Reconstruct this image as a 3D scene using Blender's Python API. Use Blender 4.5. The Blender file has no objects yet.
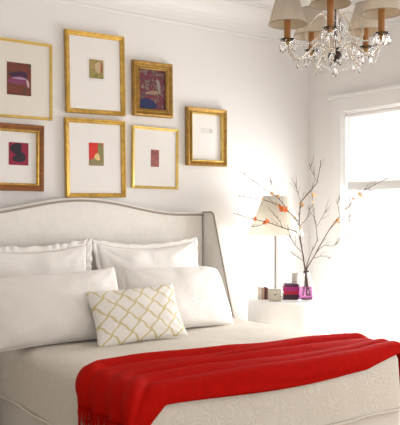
import bpy, bmesh, math, random
from mathutils import Vector, Matrix, noise
random.seed(7)
S=bpy.context.scene; COL=S.collection
PI=math.pi
F=707.1; HEAD=math.radians(35.264); CAMZ=1.5; HY=212.0
FW=Vector((math.sin(HEAD),math.cos(HEAD),0)); RT=Vector((math.cos(HEAD),-math.sin(HEAD),0))
CAM=Vector((0,0,CAMZ))
def ray(x,y): return FW+RT*((x-200)/F)+Vector((0,0,(HY-y)/F))
def onY(x,y,Y): d=ray(x,y); return CAM+d*(Y/d.y)
def onX(x,y,X): d=ray(x,y); return CAM+d*(X/d.x)
def onD(x,y,D): return CAM+ray(x,y)*D

# ------------------------------------------------------------------ materials
def nmat(name):
    m=bpy.data.materials.new(name); m.use_nodes=True
    nt=m.node_tree; b=nt.nodes['Principled BSDF']; return m,nt,b
def mat(name,col,rough=.6,metal=0.,bump=0.,bscale=50.,var=0.,vscale=8.,trans=0.,ior=1.45,sheen=0.,spec=None,stretch=None):
    m,nt,b=nmat(name); N=nt.nodes; L=nt.links
    b.inputs['Base Color'].default_value=(*col,1); b.inputs['Roughness'].default_value=rough
    b.inputs['Metallic'].default_value=metal
    b.inputs['Transmission Weight'].default_value=trans; b.inputs['IOR'].default_value=ior
    if sheen: b.inputs['Sheen Weight'].default_value=sheen
    if spec is not None: b.inputs['Specular IOR Level'].default_value=spec
    tc=N.new('ShaderNodeTexCoord'); mp=N.new('ShaderNodeMapping'); L.new(tc.outputs['Object'],mp.inputs[0])
    if stretch: mp.inputs['Scale'].default_value=stretch
    if var:
        n=N.new('ShaderNodeTexNoise'); n.inputs['Scale'].default_value=vscale; n.inputs['Detail'].default_value=4
        L.new(mp.outputs[0],n.inputs[0])
        r=N.new('ShaderNodeValToRGB'); L.new(n.outputs[0],r.inputs[0])
        r.color_ramp.elements[0].position=.3; r.color_ramp.elements[1].position=.7
        r.color_ramp.elements[0].color=(*[max(0,c*(1-var)) for c in col],1)
        r.color_ramp.elements[1].color=(*[min(1,c*(1+var*.6)) for c in col],1)
        L.new(r.outputs[0],b.inputs['Base Color'])
    if bump:
        n=N.new('ShaderNodeTexNoise'); n.inputs['Scale'].default_value=bscale; n.inputs['Detail'].default_value=3
        L.new(mp.outputs[0],n.inputs[0])
        bp=N.new('ShaderNodeBump'); bp.inputs['Strength'].default_value=bump; bp.inputs['Distance'].default_value=.01
        L.new(n.outputs[0],bp.inputs['Height']); L.new(bp.outputs[0],b.inputs['Normal'])
    return m
M={}
M['wall']=mat('wall_paint',(.85,.838,.82),.85,bump=.05,bscale=120)
M['ceil']=mat('ceiling_paint',(.86,.85,.84),.9,bump=.03,bscale=90)
M['trim']=mat('trim_paint',(.86,.855,.84),.45)
M['floor']=mat('floor_oak',(.42,.30,.19),.45,var=.35,vscale=3,stretch=(1,14,1))
M['linen']=mat('headboard_linen',(.85,.82,.765),.9,bump=.25,bscale=260,var=.04,vscale=30,sheen=.3)
M['piping']=mat('taupe_piping',(.36,.31,.25),.7)
M['pillow']=mat('white_pillow_linen',(.85,.815,.775),.9,bump=.25,bscale=70,sheen=.3)
M['skirt']=mat('bed_skirt_linen',(.76,.72,.66),.9,bump=.2,bscale=120)
M['mattress']=mat('mattress_ticking',(.8,.78,.75),.9)
M['red']=mat('red_wool',(.47,.005,.002),.75,bump=.25,bscale=160,var=.10,vscale=25,spec=.05)
M['gold']=mat('gold_leaf',(.62,.39,.09),.38,.8,bump=.15,bscale=60,var=.25,vscale=25)
M['gold_bright']=mat('bright_gold',(.74,.54,.16),.32,.8,var=.12,vscale=18)
M['gold_old']=mat('antique_gold',(.48,.29,.08),.42,.75,bump=.3,bscale=120,var=.3,vscale=40)
M['wood']=mat('walnut_moulding',(.30,.115,.035),.35,.15,var=.3,vscale=20,stretch=(1,1,6))
M['matboard']=mat('white_mat_board',(.84,.82,.79),.85)
M['cream_mat']=mat('cream_mat_board',(.80,.75,.67),.85)
M['glass']=mat('clear_glass',(1,1,1),.02,trans=1,ior=1.45)
M['crystal']=mat('crystal',(1,1,1),.03,trans=1,ior=1.5)
M['smoke']=mat('champagne_glass',(.93,.86,.76),.08,trans=.75,ior=1.5)
M['dark']=mat('dark_bronze',(.07,.045,.04),.4,.7)
M['sleeve']=mat('amber_candle_sleeve',(.46,.20,.06),.5)
M['branch']=mat('branch_bark',(.13,.08,.06),.8,bump=.3,bscale=200)
M['orange']=mat('orange_petals',(.95,.27,.06),.6)
M['peach']=mat('pale_petals',(.92,.66,.36),.6)
M['white_cloth']=mat('white_table_cloth',(.90,.90,.89),.9,bump=.1,bscale=90)
M['bookwhite']=mat('page_paper',(.85,.82,.76),.8)
def flat(name,c,r=.6): 
    k='f_'+name
    if k not in M: M[k]=mat(name,c,r)
    return M[k]
def shade_mat(name,col,tr=.5,bump=.15,tcol=None):
    m=bpy.data.materials.new(name); m.use_nodes=True; nt=m.node_tree; N=nt.nodes; L=nt.links
    b=N['Principled BSDF']; b.inputs['Base Color'].default_value=(*col,1); b.inputs['Roughness'].default_value=.9
    t=N.new('ShaderNodeBsdfTranslucent'); t.inputs[0].default_value=(*(tcol or col),1)
    mx=N.new('ShaderNodeMixShader'); mx.inputs[0].default_value=tr
    L.new(b.outputs[0],mx.inputs[1]); L.new(t.outputs[0],mx.inputs[2]); L.new(mx.outputs[0],N['Material Output'].inputs[0])
    n=N.new('ShaderNodeTexNoise'); n.inputs['Scale'].default_value=200
    bp=N.new('ShaderNodeBump'); bp.inputs['Strength'].default_value=bump; bp.inputs['Distance'].default_value=.005
    L.new(n.outputs[0],bp.inputs['Height']); L.new(bp.outputs[0],b.inputs['Normal'])
    return m
M['lampshade']=shade_mat('ivory_lamp_shade',(.93,.90,.83),.55)
M['chandshade']=shade_mat('linen_chandelier_shade',(.84,.79,.71),.45,tcol=(.80,.70,.54))
M['roller']=shade_mat('white_roller_fabric',(.82,.82,.82),.28)
M['rollhem']=shade_mat('roller_hem',(.68,.68,.66),.2)
# coverlet: ivory matelasse with raised scrolling pattern
def coverlet_mat():
    m,nt,b=nmat('ivory_matelasse'); N=nt.nodes; L=nt.links
    b.inputs['Roughness'].default_value=.9
    tc=N.new('ShaderNodeTexCoord')
    nz=N.new('ShaderNodeTexNoise'); nz.inputs['Scale'].default_value=5; nz.inputs['Detail'].default_value=2; L.new(tc.outputs['Object'],nz.inputs[0])
    mul=N.new('ShaderNodeVectorMath'); mul.operation='SCALE'; mul.inputs[3].default_value=.35; L.new(nz.outputs['Color'],mul.inputs[0])
    add=N.new('ShaderNodeVectorMath'); add.operation='ADD'; L.new(tc.outputs['Object'],add.inputs[0]); L.new(mul.outputs[0],add.inputs[1])
    v=N.new('ShaderNodeTexVoronoi'); v.inputs['Scale'].default_value=13; L.new(add.outputs[0],v.inputs[0])
    mt=N.new('ShaderNodeMath'); mt.operation='MULTIPLY'; mt.inputs[1].default_value=26; L.new(v.outputs['Distance'],mt.inputs[0])
    sn=N.new('ShaderNodeMath'); sn.operation='SINE'; L.new(mt.outputs[0],sn.inputs[0])
    r=N.new('ShaderNodeValToRGB'); L.new(sn.outputs[0],r.inputs[0])
    r.color_ramp.elements[0].position=.25; r.color_ramp.elements[1].position=.9
    r.color_ramp.elements[0].color=(.70,.645,.57,1); r.color_ramp.elements[1].color=(.745,.695,.62,1)
    L.new(r.outputs[0],b.inputs['Base Color'])
    bp=N.new('ShaderNodeBump'); bp.inputs['Strength'].default_value=.16; bp.inputs['Distance'].default_value=.005
    L.new(sn.outputs[0],bp.inputs['Height']); L.new(bp.outputs[0],b.inputs['Normal'])
    return m
M['coverlet']=coverlet_mat()
# lattice pillow (yellow diamonds on ivory), uses the cushion's own flat coordinates (x,y)
def lattice_mat():
    m,nt,b=nmat('lattice_print_linen'); N=nt.nodes; L=nt.links
    b.inputs['Roughness'].default_value=.9
    tc=N.new('ShaderNodeTexCoord'); sp=N.new('ShaderNodeSeparateXYZ'); L.new(tc.outputs['Object'],sp.inputs[0])
    def mth(op,a,bb=None):
        n=N.new('ShaderNodeMath'); n.operation=op
        for i,q in enumerate((a,bb)):
            if q is None: continue
            if isinstance(q,(int,float)): n.inputs[i].default_value=q
            else: L.new(q,n.inputs[i])
        return n.outputs[0]
    u=mth('DIVIDE',sp.outputs[0],.128); v=mth('DIVIDE',sp.outputs[1],.118)
    wob=N.new('ShaderNodeTexNoise'); wob.inputs['Scale'].default_value=9; L.new(tc.outputs['Object'],wob.inputs[0])
    w=mth('MULTIPLY',mth('SUBTRACT',wob.outputs[0],.5),.18)
    wv=mth('MULTIPLY',mth('SINE',mth('MULTIPLY',v,4*PI)),.045)
    a=mth('ADD',mth('ADD',mth('ADD',u,v),w),wv); c=mth('ADD',mth('SUBTRACT',mth('SUBTRACT',u,v),w),wv)
    def line(q):
        f=mth('ABSOLUTE',mth('SUBTRACT',mth('FRACT',mth('ADD',q,20.25)),.5))
        return mth('LESS_THAN',f,.065)
    ln=mth('MAXIMUM',line(a),line(c))
    mx=N.new('ShaderNodeMixRGB'); L.new(ln,mx.inputs[0]); mx.inputs[1].default_value=(.85,.82,.77,1); mx.inputs[2].default_value=(.66,.57,.31,1)
    L.new(mx.outputs[0],b.inputs['Base Color'])
    n=N.new('ShaderNodeTexNoise'); n.inputs['Scale'].default_value=220; bp=N.new('ShaderNodeBump'); bp.inputs['Strength'].default_value=.2; bp.inputs['Distance'].default_value=.004
    L.new(n.outputs[0],bp.inputs['Height']); L.new(bp.outputs[0],b.inputs['Normal'])
    return m
M['lattice']=lattice_mat()
def art_mat(name,stops,scale,dist=1.5,off=0):
    m,nt,b=nmat(name); N=nt.nodes; L=nt.links; b.inputs['Roughness'].default_value=.6
    tc=N.new('ShaderNodeTexCoord'); mp=N.new('ShaderNodeMapping'); mp.inputs['Location'].default_value=(off,off*.7,off*1.3)
    L.new(tc.outputs['Object'],mp.inputs[0])
    n=N.new('ShaderNodeTexNoise'); n.inputs['Scale'].default_value=scale; n.inputs['Detail'].default_value=3; n.inputs['Distortion'].default_value=dist
    L.new(mp.outputs[0],n.inputs[0]); r=N.new('ShaderNodeValToRGB'); L.new(n.outputs[0],r.inputs[0])
    e=r.color_ramp.elements
    e[0].position=stops[0][0]; e[0].color=(*stops[0][1],1); e[1].position=stops[-1][0]; e[1].color=(*stops[-1][1],1)
    for p,c in stops[1:-1]: q=e.new(p); q.color=(*c,1)
    L.new(r.outputs[0],b.inputs['Base Color']); return m

# ------------------------------------------------------------------ helpers
def link(name,bm,m,parent=None,smooth=False):
    bmesh.ops.recalc_face_normals(bm,faces=bm.faces[:])
    me=bpy.data.meshes.new(name); bm.to_mesh(me); bm.free()
    if smooth:
        for p in me.polygons: p.use_smooth=True
    o=bpy.data.objects.new(name,me); COL.objects.link(o)
    for k in (m if isinstance(m,(list,tuple)) else [m]): me.materials.append(k)
    if parent:
        o.parent=parent
    return o
def empty(name,loc,rot=(0,0,0)):
    o=bpy.data.objects.new(name,None); COL.objects.link(o); o.location=loc; o.rotation_euler=rot; o.empty_display_size=.1; return o
def tag(o,label,cat,group=None):
    o['label']=label; o['category']=cat
    if group: o['group']=group
    return o
def struct(o): o['kind']='structure'; return o
def box(bm,x0,x1,y0,y1,z0,z1,bev=0,mi=0):
    vs=[bm.verts.new(p) for p in [(x0,y0,z0),(x1,y0,z0),(x1,y1,z0),(x0,y1,z0),(x0,y0,z1),(x1,y0,z1),(x1,y1,z1),(x0,y1,z1)]]
    fs=[bm.faces.new([vs[i] for i in q]) for q in ((0,3,2,1),(4,5,6,7),(0,1,5,4),(1,2,6,5),(2,3,7,6),(3,0,4,7))]
    for f in fs: f.material_index=mi
    if bev:
        es=list({e for f in fs for e in f.edges})
        bmesh.ops.bevel(bm,geom=es,offset=bev,segments=2,affect='EDGES',profile=.6)
def lathe(bm,prof,seg=24,c=(0,0,0),caps=True):
    rings=[]
    for r,z in prof:
        if r<1e-6: rings.append([bm.verts.new((c[0],c[1],c[2]+z))])
        else: rings.append([bm.verts.new((c[0]+r*math.cos(2*PI*i/seg),c[1]+r*math.sin(2*PI*i/seg),c[2]+z)) for i in range(seg)])
    for a,b in zip(rings,rings[1:]):
        for i in range(seg):
            j=(i+1)%seg
            if len(a)==1 and len(b)==1: continue
            if len(a)==1: bm.faces.new((a[0],b[i],b[j]))
            elif len(b)==1: bm.faces.new((a[i],a[j],b[0]))
            else: bm.faces.new((a[i],a[j],b[j],b[i]))
    if caps:
        for r in (rings[0],rings[-1]):
            if len(r)>1: bm.faces.new(r)
def tube(bm,pts,rad,seg=8):
    pts=[Vector(p) for p in pts]; n=len(pts)
    if not hasattr(rad,'__len__'): rad=[rad]*n
    rings=[]; up=None
    for i,p in enumerate(pts):
        t=(pts[min(i+1,n-1)]-pts[max(i-1,0)]).normalized()
        if up is None:
            up=t.orthogonal().normalized()
        else:
            up=(up-t*up.dot(t))
            up=up.normalized() if up.length>1e-6 else t.orthogonal().normalized()
        s=t.cross(up)
        rings.append([bm.verts.new(p+(up*math.cos(2*PI*k/seg)+s*math.sin(2*PI*k/seg))*rad[i]) for k in range(seg)])
    for a,b in zip(rings,rings[1:]):
        for k in range(seg):
            bm.faces.new((a[k],a[(k+1)%seg],b[(k+1)%seg],b[k]))
    bm.faces.new(rings[0]); bm.faces.new(rings[-1])
def smoothpts(pts,k=6):
    P=[Vector(p) for p in pts]; P=[P[0]*2-P[1]]+P+[P[-1]*2-P[-2]]; out=[]
    for i in range(1,len(P)-2):
        a,b,c,d=P[i-1:i+3]
        for j in range(k):
            t=j/k
            out.append(.5*((2*b)+(c-a)*t+(2*a-5*b+4*c-d)*t*t+(3*b-a-3*c+d)*t**3))
    out.append(P[-2]); return out
def ball(bm,c,r,sub=1,sc=(1,1,1)):
    mt=Matrix.Translation(Vector(c))@Matrix.Diagonal((*sc,1))
    bmesh.ops.create_icosphere(bm,subdivisions=sub,radius=r,matrix=mt)
def copy_tree(o,parent=None):
    c=o.copy(); COL.objects.link(c)
    if parent: c.parent=parent
    for ch in list(o.children): copy_tree(ch,c)
    return c

# ------------------------------------------------------------------ room
WY=4.8; WX=4.64; LX=-1.6; BY=-2.6; CZ=3.26
WT=.16
def boxobj(name,*a,m=None,parent=None,bev=0):
    bm=bmesh.new(); box(bm,*a,bev=bev); return link(name,bm,m,parent)
struct(boxobj('floor',LX-WT,WX+WT,BY-WT,WY+WT,-.1,0,m=M['floor']))
struct(boxobj('ceiling',LX-WT,WX+WT,BY-WT,WY+WT,CZ,CZ+.1,m=M['ceil']))
struct(boxobj('wall_back',LX-WT,WX+WT,WY,WY+WT,0,CZ,m=M['wall']))
def wall_with_holes(name,axis,p0,p1,a0,a1,holes):
    """axis 'x': wall slab x in p0..p1, spans y a0..a1; holes (b0,b1,z0,z1)"""
    bm=bmesh.new(); cur=a0
    def bb(s0,s1,z0,z1):
        if axis=='x': box(bm,p0,p1,s0,s1,z0,z1)
        else: box(bm,s0,s1,p0,p1,z0,z1)
    for b0,b1,z0,z1 in sorted(holes):
        bb(cur,b0,0,CZ); bb(b0,b1,0,z0); bb(b0,b1,z1,CZ); cur=b1
    bb(cur,a1,0,CZ)
    return struct(link(name,bm,M['wall']))
Z0,Z1=.38,2.38
W1=(2.95,4.38,Z0,Z1); FILL_W2=(.55,1.94,Z0,Z1)  # the second opening is unseen, added to light the bed top
FILL_W3=(-.9,1.1,.5,2.5); FILL_W4=(1.9,3.9,.5,2.5)  # unseen openings behind the camera, added for front fill
wall_with_holes('wall_right','x',WX,WX+WT,BY,WY,[W1,FILL_W2])
wall_with_holes('wall_front','y',BY-WT,BY,LX,WX,[FILL_W3,FILL_W4])
struct(boxobj('wall_left',LX-WT,LX,BY,WY,0,CZ,m=M['wall']))
# crown moulding: cove swept along each wall
def crown(name,p0,p1,inn):
    prof=[(0,-.235),(.014,-.235),(.018,-.22),(.012,-.21)]
    for i in range(9):
        a=i/8*PI/2; prof.append((.012+.17*(1-math.cos(a)),-.20+.17*math.sin(a)))
    prof+=[(.20,-.03),(.20,-.012),(.215,-.012),(.215,0),(0,0)]
    bm=bmesh.new(); p0=Vector(p0); p1=Vector(p1); inn=Vector(inn)
    A=[bm.verts.new(p0+inn*q+Vector((0,0,CZ+z))) for q,z in prof]; B=[bm.verts.new(p1+inn*q+Vector((0,0,CZ+z))) for q,z in prof]
    n=len(prof)
    for i in range(n): bm.faces.new((A[i],A[(i+1)%n],B[(i+1)%n],B[i]))
    bm.faces.new(A); bm.faces.new(B)
    return struct(link(name,bm,M['trim']))
crown('trim_1',(LX,WY,0),(WX,WY,0),(0,-1,0))
crown('trim_2',(WX,BY,0),(WX,WY,0),(-1,0,0))
crown('trim_3',(LX,BY,0),(LX,WY,0),(1,0,0))
crown('trim_4',(LX,BY,0),(WX,BY,0),(0,1,0))
struct(boxobj('baseboard_back',LX,WX,WY-.018,WY,0,.14,m=M['trim'],bev=.004))
struct(boxobj('baseboard_right',WX-.018,WX,BY,WY-.02,0,.14,m=M['trim'],bev=.004))
struct(boxobj('baseboard_left',LX,LX+.018,BY,WY-.02,0,.14,m=M['trim'],bev=.004))
# windows
def window(n,axis,pos,inward,a0,a1,z0,z1):
    """pos: inner wall plane; inward: sign of inward normal along the axis"""
    r=struct(empty('window_%d'%n,(0,0,0)))
    def part(name,s0,s1,d0,d1,q0,q1,m,bev=0,parent=r):
        # d measured inward from wall plane (negative = into the reveal)
        lo,hi=sorted((pos+inward*d0,pos+inward*d1)); bm=bmesh.new()
        if axis=='x': box(bm,lo,hi,s0,s1,q0,q1,bev=bev)
        else: box(bm,s0,s1,lo,hi,q0,q1,bev=bev)
        return bm
    def mk(name,boxes,m):
        bm=bmesh.new()
        for (s0,s1,d0,d1,q0,q1,bev) in boxes:
            lo,hi=sorted((pos+inward*d0,pos+inward*d1))
            if axis=='x': box(bm,lo,hi,s0,s1,q0,q1,bev=bev)
            else: box(bm,s0,s1,lo,hi,q0,q1,bev=bev)
        o=link(name,bm,m,r); return o
    cw=.10
    mk('window_casing',[(a0-cw,a0,0,.022,z0-.02,z1,.004),(a1,a1+cw,0,.022,z0-.02,z1,.004),
        (a0-cw-.01,a1+cw+.01,0,.026,z1,z1+.12,.004),(a0-cw-.03,a1+cw+.03,0,.05,z1+.12,z1+.15,.006)],M['trim'])
    mk('window_sill',[(a0-cw-.02,a1+cw+.02,0,.06,z0-.05,z0-.02,.006),(a0-cw,a1+cw,0,.02,z0-.13,z0-.05,.003)],M['trim'])
    f=.04; zm=z0+(z1-z0)*.68; am=(a0+a1)/2
    mk('window_frame',[(a0,a0+f,-.13,-.09,z0,z1,0),(a1-f,a1,-.13,-.09,z0,z1,0),(a0+f,a1-f,-.13,-.09,z1-f,z1,0),(a0+f,a1-f,-.13,-.09,z0,z0+.06,0),
        (a0+f,a1-f,-.135,-.085,zm-.02,zm+.02,0),(am-.01,am+.01,-.125,-.1,z0+.06,zm-.02,0),(am-.01,am+.01,-.125,-.1,zm+.02,z1-f,0)],M['trim'])
    mk('window_pane',[(a0+f,a1-f,-.112,-.108,z0+.06,z1-f,0)],M['glass'])
    return r
def thin_glass():
    m=bpy.data.materials.new('thin_window_glass'); m.use_nodes=True; nt=m.node_tree; N=nt.nodes; L=nt.links
    N.remove(N['Principled BSDF']); t=N.new('ShaderNodeBsdfTransparent'); g=N.new('ShaderNodeBsdfGlossy'); g.inputs['Roughness'].default_value=.02
    mx=N.new('ShaderNodeMixShader'); mx.inputs[0].default_value=.05; L.new(t.outputs[0],mx.inputs[1]); L.new(g.outputs[0],mx.inputs[2]); L.new(mx.outputs[0],N['Material Output'].inputs[0]); return m
gl=M['glass']; M['glass']=thin_glass()
window(1,'x',WX,-1,*W1); window(2,'x',WX,-1,*FILL_W2); window(3,'y',BY,1,*FILL_W3); window(4,'y',BY,1,*FILL_W4)  # all but the first are added out of view to admit fill light
M['glass']=gl
# roller shade on window 1 (the added neighbour out of frame has none)
sr=tag(empty('roller_shade',(WX+.055,(W1[0]+W1[1])/2,1.69)),'white roller shade pulled halfway down the bright window','window shade')
w=(W1[1]-W1[0])/2-.012
bm=bmesh.new(); box(bm,-.0015,.0015,-w,w,.07,.66); link('shade_fabric',bm,M['roller'],sr)
bm=bmesh.new(); box(bm,-.006,.006,-w,w,0,.07,bev=.003); link('hem_bar',bm,M['rollhem'],sr)
bm=bmesh.new(); tube(bm,[(0,-w,.665),(0,w,.665)],.02,14); link('roller',bm,M['trim'],sr)

# ------------------------------------------------------------------ bed
XL,XR,YF,YH=1.53,3.345,2.665,4.66; ZT=.70; ZS=.37
bed=tag(empty('bed',((XL+XR)/2,YF,0)),'cream upholstered bed with tall camelback winged headboard outlined in taupe piping','bed')
def bedp(o):
    o.parent=bed; o.matrix_parent_inverse=Matrix.Translation(-Vector(bed.location)); return o
HX0,HX1,HYF=1.33,3.335,4.68
def htop(x):
    u=min(1,abs(x-2.27)/.86); return 1.50+.105*(.5+.5*math.cos(PI*u))
bm=bmesh.new(); n=60; ring=[]
for i in range(n+1):
    x=HX0+(HX1-HX0)*i/n; z=htop(x)
    ring.append([bm.verts.new(p) for p in ((x,HYF,.05),(x,HYF,z-.012),(x,HYF+.012,z),(x,HYF+.068,z),(x,HYF+.08,z-.012),(x,HYF+.08,.05))])
for a,b in zip(ring,ring[1:]):
    for k in range(6): bm.faces.new((a[k],a[(k+1)%6],b[(k+1)%6],b[k]))
bm.faces.new(ring[0]); bm.faces.new(ring[-1])
hb=bedp(link('headboard',bm,M['linen'],None))
def child(o,p): # o built in world coordinates
    o.parent=p
    w=Vector((0,0,0)); q=p
    while q: w+=Vector(q.location) if q.matrix_parent_inverse==Matrix() else Vector((0,0,0)); q=q.parent
    return o
bm=bmesh.new(); tube(bm,[(HX0+(HX1-HX0)*i/80,HYF-.004,htop(HX0+(HX1-HX0)*i/80)-.022) for i in range(81)],.0075,8)
o=link('piping',bm,M['piping'],hb,True)
# wings: flared forward and outward
def wing(sx,xin):
    def yf(z): return 4.575-.26*(1.5-z)
    def xf(z): return xin+sx*(.022+.068*(1.5-z)/1.5)
    bm=bmesh.new(); lv=[]
    zs=[.05+i*(1.43)/24 for i in range(25)]+[1.492,1.5]
    for z in zs:
        q=.0 if z<1.48 else (.008 if z<1.495 else .02)
        a=Vector((xin,HYF+.08,z)); b=Vector((xf(z),yf(z)+q,z)); d=Vector((sx*.055,0,0))
        m1=a.lerp(b,.5)+Vector((-sx*.006,0,0))
        pr=[a,m1,b+Vector((-sx*.0,0.006,0)),b+Vector((sx*.012,-.006,0)),b+d*.8+Vector((0,-.004,0)),b+d+Vector((0,.01,0)),a+d]
        lv.append([bm.verts.new(p) for p in pr])
    for a,b in zip(lv,lv[1:]):
        k=len(a)
        for i in range(k): bm.faces.new((a[i],a[(i+1)%k],b[(i+1)%k],b[i]))
    bm.faces.new(lv[0]); bm.faces.new(lv[-1])
    w=bedp(link('headboard_wing',bm,M['linen'],None,True))
    md=w.modifiers.new('e','EDGE_SPLIT'); md.split_angle=math.radians(40)
    bm=bmesh.new()
    pts=[(xf(z)+sx*.004,yf(z)-.004,z) for z in zs[:-2]]
    pts+= [(xf(1.5)+sx*.0,yf(1.5)+.012,1.498)]+[( xin+sx*.03*(1-t)-sx*.002,yf(1.5)+.012+(HYF-.01-yf(1.5)-.012)*t,1.500) for t in (.3,.6,1)]
    tube(bm,pts,.0065,8); link('piping',bm,M['piping'],w,True)
    bm=bmesh.new(); tube(bm,[(xin-sx*.003,HYF-.003,.06+i*1.42/10) for i in range(11)],.0035,6); link('seam_welt',bm,M['piping'],w,True)
wing(1,HX1); wing(-1,HX0)
# fabric covered boxes
def soft_box(bm,x0,x1,y0,y1,zb,zt,re,rc,wr=.0,crownh=.0,flare=0,seed=0,thick_hem=True):
    cx,cy=(x0+x1)/2,(y0+y1)/2
    def outline(ins,dens=1):
        pts=[]; a0,a1,b0,b1=x0+ins,x1-ins,y0+ins,y1-ins; r=max(.004,rc-ins)
        def seg(p,q,n):
            for i in range(n): t=i/n; pts.append((p[0]+(q[0]-p[0])*t,p[1]+(q[1]-p[1])*t))
        def arc(cx_,cy_,s,n):
            for i in range(n): t=s+PI/2*i/n; pts.append((cx_+r*math.cos(t),cy_+r*math.sin(t)))
        NX,NY,NA=60,66,6
        seg((a0+r,b0),(a1-r,b0),NX); arc(a1-r,b0+r,-PI/2,NA)
        seg((a1,b0+r),(a1,b1-r),NY); arc(a1-r,b1-r,0,NA)
        seg((a1-r,b1),(a0+r,b1),NX); arc(a0+r,b1-r,PI/2,NA)
        seg((a0,b1-r),(a0,b0+r),NY); arc(a0+r,b0+r,PI,NA)
        return pts
    loops=[]
    nz=12
    for i in range(nz+1):
        t=i/nz; z=zb+(zt-re-zb)*t; loops.append((0-flare*(1-t),z))
    for i in range(1,7):
        a=i/6*PI/2; loops.append((re*(1-math.cos(a)),zt-re+re*math.sin(a)))
    hw=min(x1-x0,y1-y0)/2
    ni=26
    for i in range(1,ni+1): loops.append((re+(hw-re-.01)*i/ni,zt))
    rings=[]
    for ins,z in loops:
        r=[]
        for px,py in outline(ins):
            e=min(px-x0,x1-px,py-y0,y1-py)
            zz=z+(crownh*min(1,max(0,e)/.35)**.7 if z>=zt-1e-6 else 0)
            v=Vector((px,py,zz))
            if wr:
                nn=noise.noise(Vector((px*3.1+seed,py*3.1,zz*4)))*wr+noise.noise(Vector((px*9+seed,py*9,zz*5)))*wr*.4
                if z>=zt-1e-6: v.z+=nn
                else:
                    d=Vector((px-cx,py-cy,0)); d=Vector((math.copysign(1,d.x) if abs(d.x)/(x1-x0)>abs(d.y)/(y1-y0) else 0, math.copysign(1,d.y) if abs(d.x)/(x1-x0)<=abs(d.y)/(y1-y0) else 0,0)); v+=d*nn
            r.append(bm.verts.new(v))
        rings.append(r)
    for a,b in zip(rings,rings[1:]):
        k=len(a)
        for i in range(k): bm.faces.new((a[i],a[(i+1)%k],b[(i+1)%k],b[i]))
    bm.faces.new(rings[0]); bm.faces.new(rings[-1])
bm=bmesh.new(); soft_box(bm,XL+.03,XR-.03,YF+.03,YH-.01,.36,ZT-.02,.06,.06); bedp(link('mattress',bm,M['mattress'],None,True))
bm=bmesh.new(); soft_box(bm,XL+.005,XR-.005,YF+.005,YH-.005,.012,.385,.02,.05,wr=.006,flare=-.012,seed=4); bedp(link('bed_skirt',bm,M['skirt'],None,True))
bm=bmesh.new(); soft_box(bm,XL,XR,YF,YH,ZS,ZT,.075,.09,wr=.008,crownh=.006,flare=.018,seed=9)
o=link('coverlet',bm,M['coverlet'],None,True); tag(o,'ivory quilted coverlet with raised scroll pattern, spread over the bed','bedspread')
bm=bmesh.new()
# rolled hem of the coverlet
hem=[]
for (a,b) in [((XL-.022,YH-.05),(XL-.022,YF+.07)),((XL+.07,YF-.022),(XR-.07,YF-.022)),((XR+.022,YF+.07),(XR+.022,YH-.05))]:
    for i in range(31):
        t=i/30; hem.append((a[0]+(b[0]-a[0])*t,a[1]+(b[1]-a[1])*t,ZS+.004+.004*math.sin(i*.8)))
tube(bm,smoothpts(hem,2),.008,8); link('rolled_hem',bm,M['coverlet'],o,True)

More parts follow.
